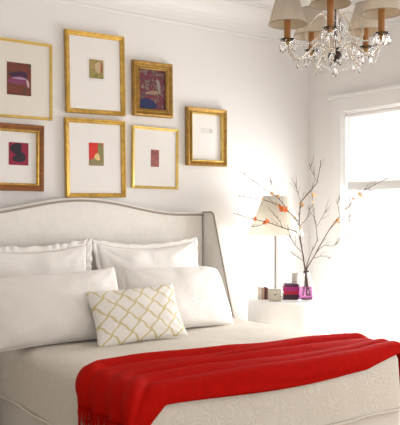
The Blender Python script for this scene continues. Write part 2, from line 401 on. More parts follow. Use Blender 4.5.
# ------------------------------------------------------------------ pillows
def pillow(name,w,h,t,m,flange=0,seed=0,sag=0,nu=40,nv=32,pin=.06,ruffle=0,pw=.42,droop=(0,0),rnd=0):
    bm=bmesh.new()
    W,H=w/2,h/2
    def P(u,v,s):
        x=u*W*(1-pin*(1-abs(u)**.5*0)*(1-v*v)*abs(u)); y=v*H*(1-pin*(1-u*u)*abs(v))
        fu=max(0,1-u*u); fv=max(0,1-v*v)
        th=t/2*(fu**pw)*(fv**pw)
        y2=y
        th*=1+.25*sag*(-v)
        nn=noise.noise(Vector((x*6+seed*3.7,y*6,s*2)))*.010+noise.noise(Vector((x*15+seed,y*13,s*5)))*.004
        edge=min(1,4*fu)*min(1,4*fv)
        # creases radiating from corners
        cr=.004*math.sin(14*math.atan2(abs(v)-1.05,abs(u)-1.05))*edge*(abs(u*v))**.6
        y2-=sag*.03*(1-u*u)*(v>0)*v
        if v>0: y2-=(droop[0] if u<0 else droop[1])*abs(u)**4*v
        x*=1-rnd*(abs(v)**4)*abs(u)
        return Vector((x,y2,s*(th+(nn+cr)*edge)))
    def warp(k,n):
        t=-1+2*k/n; return math.copysign(1-(1-abs(t))**1.5,t)
    g={}
    for s in (1,-1):
        for i in range(nu+1):
            for j in range(nv+1):
                if s==-1 and (i in (0,nu) or j in (0,nv)): g[s,i,j]=g[1,i,j]; continue
                g[s,i,j]=bm.verts.new(P(warp(i,nu),warp(j,nv),s))
        for i in range(nu):
            for j in range(nv):
                q=(g[s,i,j],g[s,i+1,j],g[s,i+1,j+1],g[s,i,j+1])
                if len(set(q))==4: bm.faces.new(q)
    o=link(name,bm,m,None,True)
    # welt or flange along the seam
    bd=[(i,0) for i in range(nu)]+[(nu,j) for j in range(nv)]+[(i,nv) for i in range(nu,0,-1)]+[(0,j) for j in range(nv,0,-1)]
    pts=[P(warp(i,nu),warp(j,nv),1) for i,j in bd]
    bm=bmesh.new()
    if flange:
        # resample finely
        fine=[]; L=len(pts)
        for k in range(L):
            for q in range(4): fine.append(pts[k].lerp(pts[(k+1)%L],q/4))
        rr=[]
        L=len(fine)
        for k,p in enumerate(fine):
            n=Vector((p.x/W,p.y/H,0)); mx=max(abs(n.x),abs(n.y))
            d=Vector((math.copysign(max(0,(abs(n.x)-mx+.12)/.12),n.x),math.copysign(max(0,(abs(n.y)-mx+.12)/.12),n.y),0))
            row=[]
            for q in range(4):
                f=q/3; z=ruffle*f*math.sin(k*.52+math.sin(k*.13)*2)
                row.append(bm.verts.new(Vector((p.x,p.y,p.z*0))+d*flange*f*(1+.1*math.sin(k*.3))+Vector((0,0,z))))
            rr.append(row)
        for k in range(L):
            a,b=rr[k],rr[(k+1)%L]
            for q in range(3): bm.faces.new((a[q],a[q+1],b[q+1],b[q]))
        fo=link('flange',bm,m,o,True)
        md=fo.modifiers.new('s','SOLIDIFY'); md.thickness=.005; md.offset=0
    else:
        pp=[Vector((p.x,p.y,0)) for p in pts]; tube(bm,pp+[pp[0]],.0035,6); link('seam_welt',bm,m,o,True)
    return o
def place(o,cx,y,zb,h,lean,yaw=0,roll=0):
    """stand the pillow with its lower edge at (cx,y,zb), leaning back (towards +Y) by lean from vertical"""
    R=Matrix.Rotation(yaw,4,'Z')@Matrix.Rotation(PI/2-lean,4,'X')@Matrix.Rotation(roll,4,'Z')
    up=(R@Vector((0,1,0,0))).to_3d()
    c=Vector((cx,y,zb))+up*h/2
    o.matrix_world=Matrix.Translation(c)@R
R_=math.radians
GB='flanged pillows against the headboard'
p=pillow('pillow',.86,.56,.19,M['pillow'],.045,1,1,ruffle=.006); place(p,1.79,4.40,.725,.56,R_(13),0); tag(p,'ruffle-edged white pillow against the headboard, left one behind','pillow',GB)
p=pillow('pillow',.84,.56,.19,M['pillow'],.035,2,1,ruffle=.002); place(p,2.72,4.40,.725,.56,R_(13),0); tag(p,'flanged white pillow against the headboard, right one behind','pillow',GB)
GF='large sleeping pillows in front'
p=pillow('pillow',.92,.47,.25,M['pillow'],0,3,.5,droop=(.07,0),rnd=.04); place(p,1.765,3.92,.715,.46,R_(26),R_(-3),R_(1)); tag(p,'large cream pillow in the front row at the left edge of the bed','pillow',GF)
p=pillow('pillow',.84,.47,.23,M['pillow'],0,4,.5,droop=(0,.05),rnd=.07); place(p,2.685,3.94,.715,.46,R_(26),R_(3),R_(-1)); tag(p,'large white pillow in the front row by the right headboard wing','pillow',GF)
p=pillow('throw_pillow',.62,.355,.15,M['lattice'],0,6,0,pin=.07); place(p,2.205,3.70,.715,.35,R_(28),R_(-2),R_(2)); tag(p,'small ivory pillow with yellow diamond lattice print propped in front','throw pillow')

# ------------------------------------------------------------------ red throw
def throw():
    r=.085; off=.012
    eX0,eX1,eY=XL-off,XR+off,YF-off; ztop=ZT+.020
    sL=-.235; # hang (left) below edge
    def axis_map(d):
        """d: distance travelled past the start of the arc -> (outward, down)"""
        if d<=0: return 0.,0.
        a=d/r
        if a<PI/2: return r*math.sin(a),r*(1-math.cos(a))
        return r,r+(d-r*PI/2)
    NP,NQ=170,64
    bm=bmesh.new(); g={}
    p0=(eX0+r)-(r*PI/2+.05); p1=(eX1-r)+(r*PI/2+.22)
    for i in range(NP+1):
        p=p0+(p1-p0)*i/NP
        s=(p-eX0)/(eX1-eX0); sc=min(1,max(0,s))
        qf=3.30-.10*sc-.12*sc**3+.015*math.sin(s*9)
        over=-.008+.16*max(0,1-(max(s,0)/.09))**1.2 if s<.09 else -.008
        qn=(eY+r)-(r*PI/2)-over+.012*math.sin(s*7+1)+.05*max(0,s-.8)/.2
        if s<.08: qf-= .13*min(1,(.08-s)/.12)
        for j in range(NQ+1):
            t=j/NQ; q=qf+(qn-qf)*t
            dl=(eX0+r)-p; dr=p-(eX1-r); dn=(eY+r)-q
            ol,zl=axis_map(dl); orr,zr=axis_map(dr); on,zn=axis_map(dn)
            x=p if (dl<=0 and dr<=0) else ((eX0+r)-ol if dl>0 else (eX1-r)+orr)
            y=q if dn<=0 else (eY+r)-on
            ds=max(zl,zr)
            drop=(ds**3+zn**3)**(1/3) if (ds>0 and zn>0) else ds+zn
            if ds>0 and zn>0:
                k=min(ds,zn)*.22
                x+= -k if dl>0 else k; y-=k
            # folds running along the throw, deeper where it is gathered (right end)
            amp=.020+.022*sc**1.2; 
            ph=t*(4.6+.5*math.sin(s*2.2+.6))*2*PI+ .8*math.sin(s*3.4)+.35*math.sin(s*8.3)
            f=abs(math.sin(ph/2))**.75*(.8+.3*math.sin(ph*.37+s*5))
            env=min(1,t/.05)*min(1,(1-t)/.04)
            f2=noise.noise(Vector((p*2.6,q*9,3)))*.008+noise.noise(Vector((p*7,q*20,8)))*.003
            h=(amp*(f-.1)+f2*.5)*env+ .008
            h*=1.0
            nv=Vector((0,0,0))
            wL=min(1,zl/r) ; wR=min(1,zr/r); wN=min(1,zn/r); wT=max(0,1-max(wL,wR,wN))
            nv=Vector((-wL+wR,-wN,wT+.0001)); nv.normalize()
            if ds>.06: # hanging pleats
                h+=.010*math.sin(t*26)*min(1,(ds-.06)/.1)
            crown=.006*min(1,max(0,min(x-XL,XR-x,y-YF))/.35)**.7
            wrk=noise.noise(Vector((x*3.1+9,y*3.1,ZT*4)))*.008
            g[i,j]=bm.verts.new(Vector((x,y,ztop-.014-drop+(crown+wrk)*wT))+nv*h)
    for i in range(NP):
        for j in range(NQ): bm.faces.new((g[i,j],g[i+1,j],g[i+1,j+1],g[i,j+1]))
    hemL=[g[0,j].co.copy() for j in range(NQ+1)]
    hemR=[g[NP,j].co.copy() for j in range(NQ+1)]
    o=link('throw_blanket',bm,M['red'],None,True)
    md=o.modifiers.new('s','SOLIDIFY'); md.thickness=.006; md.offset=1
    tag(o,'bright red wool throw draped in folds across the foot of the bed','throw blanket')
    bm=bmesh.new(); rnd=random.Random(3)
    for hem in (hemL,hemR):
        for j in range(0,NQ*2):
            a=hem[j//2].lerp(hem[min(NQ,j//2+1)],(j%2)/2)
            L=.10+rnd.uniform(-.015,.015)
            tube(bm,[a+Vector((0,0,.006)),a+Vector((rnd.uniform(-.003,.003),rnd.uniform(-.004,.004),-L*.5)),a+Vector((rnd.uniform(-.004,.004),rnd.uniform(-.008,.008),-L))],[.0028,.0028,.0018],5)
    fr=link('fringe',bm,M['red'],o,True); fr['kind']='stuff'
throw()

# ------------------------------------------------------------------ framed pictures
def frame(corners,fw,prof,mframe,mmat,art,label,kind,art_rect=None,beads=False,inner=None,fin=None,depth=.035,matline=False):
    """corners: TL,TR,BR,BL pixels of the outside edge, hung on the headboard wall"""
    Yf=WY-depth
    P=[onY(x,y,Yf) for x,y in corners]; Q=[onY(x,y,WY) for x,y in corners]
    x0=(Q[0].x+Q[3].x)/2; x1=(P[1].x+P[2].x)/2; z1=(P[0].z+P[1].z)/2; z0=(P[2].z+P[3].z)/2
    tilt=math.atan2(P[1].z-P[0].z+P[2].z-P[3].z,2*(x1-x0))
    tilt=max(-.02,min(.02,tilt))
    root=empty('framed_picture',((x0+x1)/2,WY-.004,z0)); tag(root,label,'picture',None)
    root.rotation_euler=(0,-tilt,0)
    w,h=x1-x0,z1-z0
    def ringmesh(bm,pr):
        rs=[]
        for ins,d in pr:
            a=w/2-ins
            rs.append([bm.verts.new(p) for p in ((-a,-d,ins),(a,-d,ins),(a,-d,h-ins),(-a,-d,h-ins))])
        for a,b in zip(rs,rs[1:]):
            for i in range(4): bm.faces.new((a[i],a[(i+1)%4],b[(i+1)%4],b[i]))
    pr=[(0,0)]+[(fw*u,depth*v) for u,v in prof]+[(fw,.006)]
    bm=bmesh.new(); ringmesh(bm,pr); fr=link('picture_frame',bm,mframe,root)
    if inner:
        bm=bmesh.new(); iw=inner[0]; ringmesh(bm,[(fw-iw,.010),(fw-iw,depth*.9),(fw-iw*.4,depth*.95),(fw+.003,depth*.5),(fw+.003,.008)]); link('inner_lip',bm,inner[1],fr)
    if beads:
        bm=bmesh.new(); q=fw*.66; n=0; st=.0125
        for s0,s1 in (((-w/2+q,q),(w/2-q,q)),((w/2-q,q),(w/2-q,h-q)),((w/2-q,h-q),(-w/2+q,h-q)),((-w/2+q,h-q),(-w/2+q,q))):
            L=math.hypot(s1[0]-s0[0],s1[1]-s0[1]); k=int(L/st)
            for i in range(k):
                t=i/k; ball(bm,(s0[0]+(s1[0]-s0[0])*t,-depth*.72,s0[1]+(s1[1]-s0[1])*t),.0045,1)
        link('beading',bm,M['gold_bright'],fr,True)
    bm=bmesh.new(); a=w/2-fw+.002; box(bm,-a,a,-.012,-.004,fw-.002,h-fw+.002); mb=link('mat_board',bm,mmat,root)
    # picture, given as px rect of its opening
    (ax0,ay0,ax1,ay1)=art_rect
    A=onY(ax0,ay0,WY-.014); B=onY(ax1,ay1,WY-.014); c=root.location
    X0,X1,Za,Zb=A.x-c.x,B.x-c.x,B.z-c.z,A.z-c.z
    Zb=min(Zb,h-fw-.001); Za=max(Za,fw+.001); X0=max(X0,-w/2+fw+.001); X1=min(X1,w/2-fw-.001)
    bm=bmesh.new(); box(bm,X0,X1,-.0145,-.0115,Za,Zb); pic=link('picture',bm,art[0],root)
    for (u,v,ru,rv,rot,mm,lv) in art[1:]:
        bm=bmesh.new(); cx=X0+(X1-X0)*u; cz=Za+(Zb-Za)*v; W_=(X1-X0)*ru; H_=(Zb-Za)*rv
        vs=[]; N_=20
        for i in range(N_):
            t=2*PI*i/N_; k=1+.12*math.sin(3*t+u*9)
            ex=W_*math.cos(t)*k; ez=H_*math.sin(t)*k
            ex,ez=ex*math.cos(rot)-ez*math.sin(rot),ex*math.sin(rot)+ez*math.cos(rot)
            xx=min(X1-.0005,max(X0+.0005,cx+ex)); zz=min(Zb-.0005,max(Za+.0005,cz+ez))
            vs.append(bm.verts.new((xx,-.0148-.0003*lv,zz)))
        f=bm.faces.new(vs); r_=bmesh.ops.extrude_face_region(bm,geom=[f]); bmesh.ops.translate(bm,vec=(0,.0006,0),verts=[v for v in r_['geom'] if isinstance(v,bmesh.types.BMVert)])
        link('painted_shape',bm,mm,pic)
    if matline:
        bm=bmesh.new()
        e=.012
        for bx in ((X0-e,X1+e,Zb+e-.0015,Zb+e),(X0-e,X1+e,Za-e,Za-e+.0015),(X0-e,X0-e+.0015,Za-e,Zb+e),(X1+e-.0015,X1+e,Za-e,Zb+e)): box(bm,bx[0],bx[1],-.0128,-.0118,bx[2],bx[3])
        link('mat_line',bm,flat('mat_line_grey',(.6,.57,.52)),mb)
    return root
flatp=[(0,.9),(.12,1),(.45,.95),(.7,.75),(.95,.7)]
scoop=[(0,.75),(.08,.95),(.25,1),(.5,.6),(.75,.5),(.88,.75),(1,.6)]
bold=[(0,.8),(.1,1),(.3,.95),(.55,.7),(.8,.62),(1,.45)]
art1=[art_mat('red_brown_painting',[(.3,(.10,.02,.015)),(.5,(.20,.04,.02)),(.62,(.05,.035,.02)),(.8,(.22,.10,.04))],14),
  (.5,.62,.38,.12,0,flat('purple_paint',(.05,.015,.05)),1),(.45,.45,.4,.13,.05,flat('plum_paint',(.22,.05,.12)),2),(.52,.52,.30,.03,0,flat('lavender_paint',(.38,.28,.42)),3),(.86,.38,.05,.13,.2,flat('pale_pink_paint',(.6,.45,.42)),4)]
frame([(-28,34),(53.7,43.9),(51.5,121.2),(-28,113.5)],.020,flatp,M['gold_bright'],M['cream_mat'],art1,'thin gold frame at upper left holding a dark red and purple painting on cream mat','f',(7,61.5,31,96.5),depth=.024)
art2=[art_mat('green_gold_painting',[(.3,(.16,.17,.04)),(.5,(.34,.27,.08)),(.7,(.45,.28,.13))],25,off=3),(.6,.6,.2,.3,0,flat('sand_paint',(.55,.42,.24)),1),(.85,.55,.08,.25,0,flat('rust_paint',(.4,.12,.06)),2)]
frame([(65,28.2),(126.7,37.2),(125,115.8),(65,112)],.035,bold,M['gold'],M['matboard'],art2,'tall gold frame in the top row holding a tiny green and gold picture','f',(90,59,104,79.5),matline=True)
art4=[flat('crimson_paint',(.27,.008,.04)),(.38,.72,.30,.26,-.5,flat('black_paint',(.02,.012,.025)),1),(.55,.33,.34,.2,.3,flat('black_paint',(.02,.012,.025)),2)]
frame([(-22,120.5),(44.7,126),(43.8,191.3),(-22,190)],.052,bold,M['wood'],M['matboard'],art4,'brown wooden frame at lower left around a crimson picture with black shape','f',(8.5,142,28,165.5),inner=(.012,M['gold']),depth=.035)
art3=[flat('scarlet_paint',(.65,.03,.02)),(.8,.5,.22,.6,0,flat('olive_paint',(.25,.22,.08)),1),(.45,.1,.7,.22,0,flat('khaki_paint',(.27,.23,.10)),2),(.55,.38,.18,.16,.4,flat('straw_paint',(.75,.55,.25)),3)]
frame([(64.7,116.7),(126.7,121.2),(126,197.3),(64.7,197.8)],.034,bold,M['gold'],M['matboard'],art3,'gold frame directly above the headboard with a small red and olive picture','f',(89.5,142.5,104,166))
art5=[art_mat('dark_figure_painting',[(.25,(.02,.02,.05)),(.42,(.20,.015,.03)),(.52,(.05,.03,.05)),(.62,(.25,.17,.12)),(.8,(.2,.02,.03))],28,off=5),(.3,.12,.36,.14,0,flat('navy_paint',(.015,.02,.09)),1),(.5,.42,.26,.05,.1,flat('tan_paint',(.30,.19,.12)),2),(.75,.6,.06,.2,.2,flat('pale_figure_paint',(.25,.22,.2)),3)]
frame([(131.7,59),(174,64.2),(173,118.2),(131.2,114.6)],.060,scoop,M['gold_old'],M['matboard'],art5,'small ornate beaded gold frame filled by a dark red and blue painting','f',(139,67,168,111),beads=True,depth=.045)
art6=[art_mat('maroon_strip_painting',[(.3,(.14,.05,.06)),(.55,(.36,.10,.08)),(.75,(.42,.2,.15))],30,off=9)]
frame([(131.5,125),(179,129.6),(177.6,189.4),(129.6,188)],.022,flatp,M['gold_bright'],M['matboard'],art6,'slim bright gold frame holding a narrow maroon strip picture','f',(150.5,149.5,158.5,167),depth=.026)
art7=[flat('faint_print',(.74,.73,.68)),(.8,.5,.15,.5,0,flat('faint_stroke',(.62,.60,.54)),1)]
frame([(185,106.2),(227.6,110),(227.2,166.9),(185,164.8)],.048,bold,M['gold_old'],M['matboard'],art7,'wide gold frame hung farthest right with an almost blank white print','f',(201,128,213,134),inner=(.008,M['gold_bright']),depth=.045)

# ------------------------------------------------------------------ skirted table
TC=Vector((3.935,4.30,0)); TR_=.335; TZ=1.5-86.5/F*5.78
tb=tag(empty('skirted_table',TC),'round bedside table covered to the floor in white cloth','table')
bm=bmesh.new(); lathe(bm,[(TR_-.03,-.03),(TR_-.012,-.022),(TR_-.012,-.008),(TR_-.03,-.003)],48,(0,0,TZ)); link('tabletop',bm,M['trim'],tb)
bm=bmesh.new(); N_=144; rows=[]
pro=[(0,0),(.1,0),(.2,0),(.3,0),(TR_-.012,0),(TR_-.004,-.004),(TR_,-.014)]+[(TR_+.004+.012*i/14,-.014-(TZ-.03)*i/14) for i in range(1,15)]
c0=bm.verts.new((0,0,TZ))
for r,z in pro[1:]:
    k=max(0,-z/TZ)
    rows.append([bm.verts.new(((r+.012*k*math.sin(18*a)+.006*k*math.sin(11*a+1)-.012*k)*math.cos(a),(r+.012*k*math.sin(18*a)+.006*k*math.sin(11*a+1)-.012*k)*math.sin(a),TZ+z)) for a in (2*PI*i/N_ for i in range(N_))])
for i in range(N_): bm.faces.new((c0,rows[0][i],rows[0][(i+1)%N_]))
for a,b in zip(rows,rows[1:]):
    for i in range(N_): bm.faces.new((a[i],a[(i+1)%N_],b[(i+1)%N_],b[i]))
o=link('table_skirt',bm,M['white_cloth'],tb,True)
TT=TZ+.0005
def ontable(x,y):   # where a pixel ray meets the table top
    d=ray(x,y); return CAM+d*((TT-CAMZ)/d.z)
# lamp
lp=ontable(275.6,296.8); D=(lp-CAM).dot(FW); u=D/F
lamp=tag(empty('table_lamp',lp),'slim glass candlestick lamp with ivory cone shade behind the branches','lamp')
bm=bmesh.new(); lathe(bm,[(0,0),(.055,0),(.055,.008),(.03,.016),(.014,.03),(.012,.04),(0,.04)],28); link('base',bm,gl,lamp,True)
ht=lp.z; zb=1.5-(235-HY)*u-ht; zt=1.5-(196-HY)*u-ht
bm=bmesh.new(); pr=[(0,.036),(.010,.036)]
z=.036; k=0
while z<zb+.02: 
    pr+=[(.005,z),(.0135+.003*(k%2),z+.009),(.005,z+.018)]; z+=.019; k+=1
pr+=[(0,z)]
lathe(bm,[(q_*1.35,z_) for q_,z_ in pr],14); link('stem',bm,mat('twisted_glass_stem',(.40,.35,.30),.12,trans=.35,ior=1.45),lamp,True)
bm=bmesh.new(); lathe(bm,[(0,z-.002),(.012,z-.002),(.012,z+.05),(0,z+.05)],14); 
tube(bm,[(0,0,z+.05),(0,0,zt-.01)],.003,6); link('socket',bm,M['gold_old'],lamp,True)
bm=bmesh.new(); rb=28*u; rt=12.5*u
lathe(bm,[(rb,zb),(rt,zt),(rt-.002,zt),(rb-.002,zb),(rb,zb)],48,caps=False)
for zz,rr_ in ((zt-.012,rt-.003),):
    for a in (0,2*PI/3,4*PI/3): tube(bm,[(0,0,zz),(rr_*math.cos(a),rr_*math.sin(a),zz+.005)],.002,5)
link('lamp_shade',bm,M['lampshade'],lamp,True)
# small things in front
def upright_book(x0,x1,ybase,ytop,deep,cover,name,label,cat,grp=None,yaw=0):
    b=ontable((x0+x1)/2,ybase); D=(b-CAM).dot(FW); u=D/F; w=(x1-x0)*u; h=(ybase-ytop)*u
    r=tag(empty(name,b,(0,0,-HEAD+yaw)),label,cat,grp)
    bm=bmesh.new(); t=.002
    box(bm,-w/2,-w/2+t,0,deep,0,h); box(bm,w/2-t,w/2,0,deep,0,h); box(bm,-w/2,w/2,-.002,0,0,h,bev=.0006); link('cover',bm,cover,r)
    bm=bmesh.new(); box(bm,-w/2+t,w/2-t,.0,deep-.004,.003,h-.003); link('pages',bm,M['bookwhite'],r)
    return r
GB2='small upright books beside the clock'
for x0,x1,yt,c,l in ((258,261.6,287.3,(.72,.64,.55),'beige upright book at the left end of the table'),(261.7,264.4,287.6,(.55,.36,.28),'tan upright book beside the beige one on the table'),(264.5,266.6,287,(.12,.03,.03),'dark maroon upright book between tan and brown books'),(266.7,268.6,288,(.28,.17,.13),'brown upright book next to the small clock')):
    upright_book(x0,x1,299.6,yt,.075,flat('cover_%d'%int(x0),c),'book',l,'book',GB2)
b=ontable(275.2,301.6); D=(b-CAM).dot(FW); u=D/F
ck=tag(empty('clock',b,(0,0,-HEAD)),'small square beige desk clock standing on the white table','clock')
w=12*u; h=12.6*u
bm=bmesh.new(); box(bm,-w/2,w/2,0,.035,.003,h,bev=.004); box(bm,-w/2+.004,w/2-.004,.004,.03,0,.004); link('case',bm,mat('stone_case',(.50,.44,.34),.5,var=.15,vscale=40),ck)
bm=bmesh.new(); box(bm,-w*.37,w*.37,-.0012,.001,h*.14,h*.88,bev=.0005); link('dial',bm,flat('dial_beige',(.60,.55,.45)),ck)
bm=bmesh.new(); tube(bm,[(0,-.003,h*.53),(w*.16,-.003,h*.62)],.0022,5); tube(bm,[(0,-.003,h*.53),(-w*.2,-.003,h*.60)],.0016,5); ball(bm,(0,-.003,h*.53),.005,1,(1,.4,1)); link('clock_hand',bm,flat('hand_black',(.03,.03,.04)),ck)
# stack of books
bb=ontable(291.3,299.8); D=(bb-CAM).dot(FW); u=D/F
z=0
for (h_,w_,c,l,dx) in ((5.2,16.5,(.05,.02,.035),'black book at the bottom of the stack beside the vase',0),(3.6,15,(.55,.01,.05),'crimson book second from the bottom of the stack',.001),(4.0,16,(.50,.02,.22),'magenta book in the stack beneath the dark plum one',-.001),(2.9,14.5,(.10,.02,.07),'dark plum book on top of the stack beside the vase',.002)):
    h=h_*u; w=w_*u; r=tag(empty('book',bb+Vector((dx,0,z)),(0,0,-HEAD)),l,'book','books stacked beside the vase')
    t=.0025; dp=.11
    bm=bmesh.new(); box(bm,-w/2,w/2,0,dp,0,t); box(bm,-w/2,w/2,0,dp,h-t-.0004,h-.0004); box(bm,-w/2,w/2,-.002,.001,0,h-.0004,bev=.0008); link('cover',bm,flat('cover_'+l[:7].replace(' ','_'),c,.4),r)
    bm=bmesh.new(); box(bm,-w/2+.003,w/2-.003,.001,dp-.003,t,h-t-.0004); link('pages',bm,M['bookwhite'],r)
    z+=h
# pale box on the stack (behind the vase)
r=tag(empty('jar',bb+RT*(5.2*u)+FW*.05+Vector((0,0,z))),'pale grey jar standing on the stack of books','jar')
bm=bmesh.new(); lathe(bm,[(0,0),(4.0*u,0),(4.2*u,.003),(4.2*u,10.5*u),(3.9*u,10.5*u),(3.9*u,8.8*u),(0,8.8*u)],28); link('jar_body',bm,flat('pale_grey_jar',(.60,.57,.52),.4),r,True)
# vase
vb=ontable(306.5,301); D=(vb-CAM).dot(FW); u=D/F
vase=tag(empty('vase',vb),'clear glass flask vase with purple lower half holding the bare branches','vase')
px=[(7.6,0),(8.1,1),(8.3,8),(7.9,13),(6.3,18),(4.2,23),(3,27),(3.2,30)]
bm=bmesh.new()
prof=[(0,0)]+[(a*u,b*u) for a,b in px]+[((a-.5)*u,b*u) for a,b in px[::-1][:-2]]+[(7.4*u,1.6*u),(0,1.6*u)]
lathe(bm,prof,36); link('glass_body',bm,gl,vase,True)
bm=bmesh.new(); lathe(bm,[(0,1.8*u),(7.2*u,1.8*u),(7.7*u,3*u),(7.7*u,9*u),(6.7*u,14.5*u),(0,14.5*u)],32); link('purple_water',bm,mat('purple_water',(.62,.20,.50),.05,trans=.7,ior=1.33),vase,True)
# branches
def bp(x,y,dd=0): return onD(x,y,D+dd)
BR=[
 ([(307,297,0),(305.5,270,0),(302,250,.01),(299.6,227,.02),(299.8,213,.03),(301,203,.03),(309,192,.04),(317,182,.05),(321,160,.06)],.0062,.0022),
 ([(304,296,.01),(305,272,0),(300,240,-.03),(296,232,-.05),(283,228,-.07),(267,222,-.10),(250,218,-.13),(233,213,-.15)],.0045,.0014),
 ([(300,227,.0),(293,216,.0),(283,208,-.02),(268,201,-.05),(254,198,-.07),(238,196,-.1)],.0038,.0014),
 ([(299.6,222,.02),(290,213,.03),(277,197,.05),(262,187,.06),(240,171,.08)],.0034,.0012),
 ([(309,296,.0),(306.5,272,0),(313,258,.0),(328,232,.02),(340,217,.03),(348,207,.03),(359.5,194,.02),(374,185,.0),(389,178,-.02)],.0055,.0014),
 ([(307,294,.01),(306,270,.01),(311,253,.06),(317,241,.08),(316,227,.1),(313.6,214,.1),(312,194,.12)],.0042,.0014),
 ([(308,266,.0),(321,247,-.04),(332,246,-.05),(341,241,-.08)],.0028,.001),
 ([(302,252,0),(296,246,-.02),(291,238,-.04),(289,232,-.05)],.0022,.001),
 ([(328,232,.02),(334,224,.05),(346,221,.06),(351,214,.07)],.0022,.001),
 ([(305,262,0),(296,256,.02),(291,252,.03)],.002,.001),
 ([(317,182,.05),(313,174,.06),(309,163,.07)],.002,.001),
 ([(301,203,.03),(297,190,.03),(295,182,.02)],.002,.001),
 ([(277,197,.05),(272,186,.06),(270,179,.06)],.002,.001),
 ([(283,228,-.07),(278,219,-.06),(273,214,-.06)],.002,.001),
 ([(316,227,.1),(324,214,.12),(327,205,.13)],.002,.001),
 ([(340,217,.03),(338,205,.01),(340,197,0)],.002,.001),
 ([(359.5,194,.02),(366,190,.03),(372,191,.04)],.0018,.001),
 ([(299.6,227,.02),(307,217,.0),(310,208,-.02)],.002,.001),
 ([(267,222,-.1),(258,226,-.1),(250,227,-.1)],.0018,.001),
 ([(313,258,0),(324,256,-.02),(330,259,-.02)],.0018,.001),
]
rnd=random.Random(5)
mains={}
for i,(pts,r0,r1) in enumerate(BR[:6]+[None] if False else BR):
    P=smoothpts([bp(*q) for q in pts],5)
    P=[p+Vector((rnd.uniform(-1,1),rnd.uniform(-1,1),rnd.uniform(-1,1)))*.0025 for p in P]
    mains[i]=(P,r0,r1)
groups={0:[0,2,3,7,10,11,12,17,9],1:[1,13,18],4:[4,6,8,15,16,19],5:[5,14]}
BL=[(283,206,.015,'o'),(280,204,.011,'o'),(286,209,.011,'o'),(267,221.5,.015,'o'),(254,218.5,.010,'o'),(275,207,.008,'p'),(299,204,.012,'p'),(313,194,.013,'p'),(359.5,195,.012,'p'),(355,198,.009,'p'),(336,218.5,.013,'p'),(331,220,.009,'p'),(272,193,.010,'p'),(276,199,.010,'p'),(262,203,.007,'p'),(300,228,.007,'p'),(296,215,.007,'p'),(345,206,.008,'p'),(313,202,.008,'p')]
names={0:'tall forked bare branch rising from the vase with orange blossoms',1:'bare branch arching left across the lamp shade from the vase',4:'long bare branch reaching right towards the window from the vase',5:'straight upright twig in the vase with a pale blossom at its top'}
allb={}
for gk,ids in groups.items():
    base=mains[gk][0][0]
    root=tag(empty('flowering_branch',base),names[gk],'branch','branches in the glass vase')
    bm=bmesh.new()
    for k in ids:
        P,r0,r1=mains[k]; n=len(P)
        r1*=1.35
        tube(bm,[p-base for p in P],[r0+(r1-r0)*i/(n-1)+.0006*(i%4==0) for i in range(n)],6)
        if True:
            for _ in range(4+n//4):
                q=rnd.randrange(n//3,n-1); d=(P[q+1]-P[q]).normalized(); s=Vector((rnd.uniform(-1,1),rnd.uniform(-1,1),rnd.uniform(-.2,1))).normalized()
                L=rnd.uniform(.02,.07); a=P[q]-base
                tube(bm,[a,a+(d+s)*L*.5,a+(d*1.2+s*.9)*L],[.0018,.0013,.0009],5)
    link('stem',bm,M['branch'],root,True)
    allb[gk]=(root,base,[p for k in ids for p in mains[k][0]])
for x,y,r,c in BL:
    r*=1.75
    best=None
    for gk,(root,base,pts) in allb.items():
        for p in pts:
            v=p-CAM; dd=v.dot(FW); sx=200+F*v.dot(RT)/dd; sy=HY-F*v.z/dd
            e=(sx-x)**2+(sy-y)**2
            if best is None or e<best[0]: best=(e,gk,p)
    _,gk,p=best; root,base,_p=allb[gk]
    ctr=p-base; bm=bmesh.new()
    for k in range(3):
        off=Vector((rnd.uniform(-1,1),rnd.uniform(-1,1),rnd.uniform(-1,1)))*r*.6; ax=Vector((rnd.uniform(-1,1),rnd.uniform(-1,.2),rnd.uniform(-.5,1))).normalized()
        q=ax.to_track_quat('Z','Y').to_matrix().to_4x4()
        for j in range(5):
            a=2*PI*j/5
            mt=Matrix.Translation(ctr+off)@q@Matrix.Rotation(a,4,'Z')@Matrix.Translation((r*.45,0,r*.15))@Matrix.Rotation(-.5,4,'Y')@Matrix.Diagonal((r*.5,r*.38,r*.2,1))
            bmesh.ops.create_icosphere(bm,subdivisions=1,radius=1,matrix=mt)
    o=link('blossom',bm,M['orange'] if c=='o' else M['peach'],root,True); o['label']='orange blossom' if c=='o' else 'pale peach blossom'

# ------------------------------------------------------------------ chandelier
CD=3.0; u=CD/F
CC=onD(335,60,CD); CC.z=0
def zc(y): return 1.5+(HY-y-2)*u
ch=tag(empty('chandelier',(CC.x,CC.y,CZ)),'crystal chandelier with five linen shaded candle arms hanging over the bed','chandelier')
O=Vector((0,0,-CZ))
def L3(x,y,z): return (x,y,z-CZ)
R=.203
# central column
bm=bmesh.new()
lathe(bm,[(0,zc(61)-CZ),(.010,zc(60)-CZ),(.022,zc(57)-CZ),(.030,zc(54)-CZ),(.026,zc(51)-CZ),(.010,zc(48.5)-CZ),(0,zc(48)-CZ)],20); link('hub',bm,M['dark'],ch,True)
bm=bmesh.new()
lathe(bm,[(0,zc(49)-CZ),(.012,zc(48)-CZ),(.034,zc(42)-CZ),(.038,zc(37)-CZ),(.018,zc(31)-CZ),(.010,zc(27)-CZ),(.024,zc(22)-CZ),(.030,zc(16)-CZ),(.014,zc(8)-CZ),(.009,zc(0)-CZ),(.022,zc(-8)-CZ),(.010,zc(-20)-CZ),(.016,zc(-26)-CZ),(0,zc(-30)-CZ)],20); link('glass_column',bm,M['crystal'],ch,True)
bm=bmesh.new(); tube(bm,[L3(0,0,zc(50)),L3(0,0,zc(-34))],.004,8); link('rod',bm,M['dark'],ch,True)
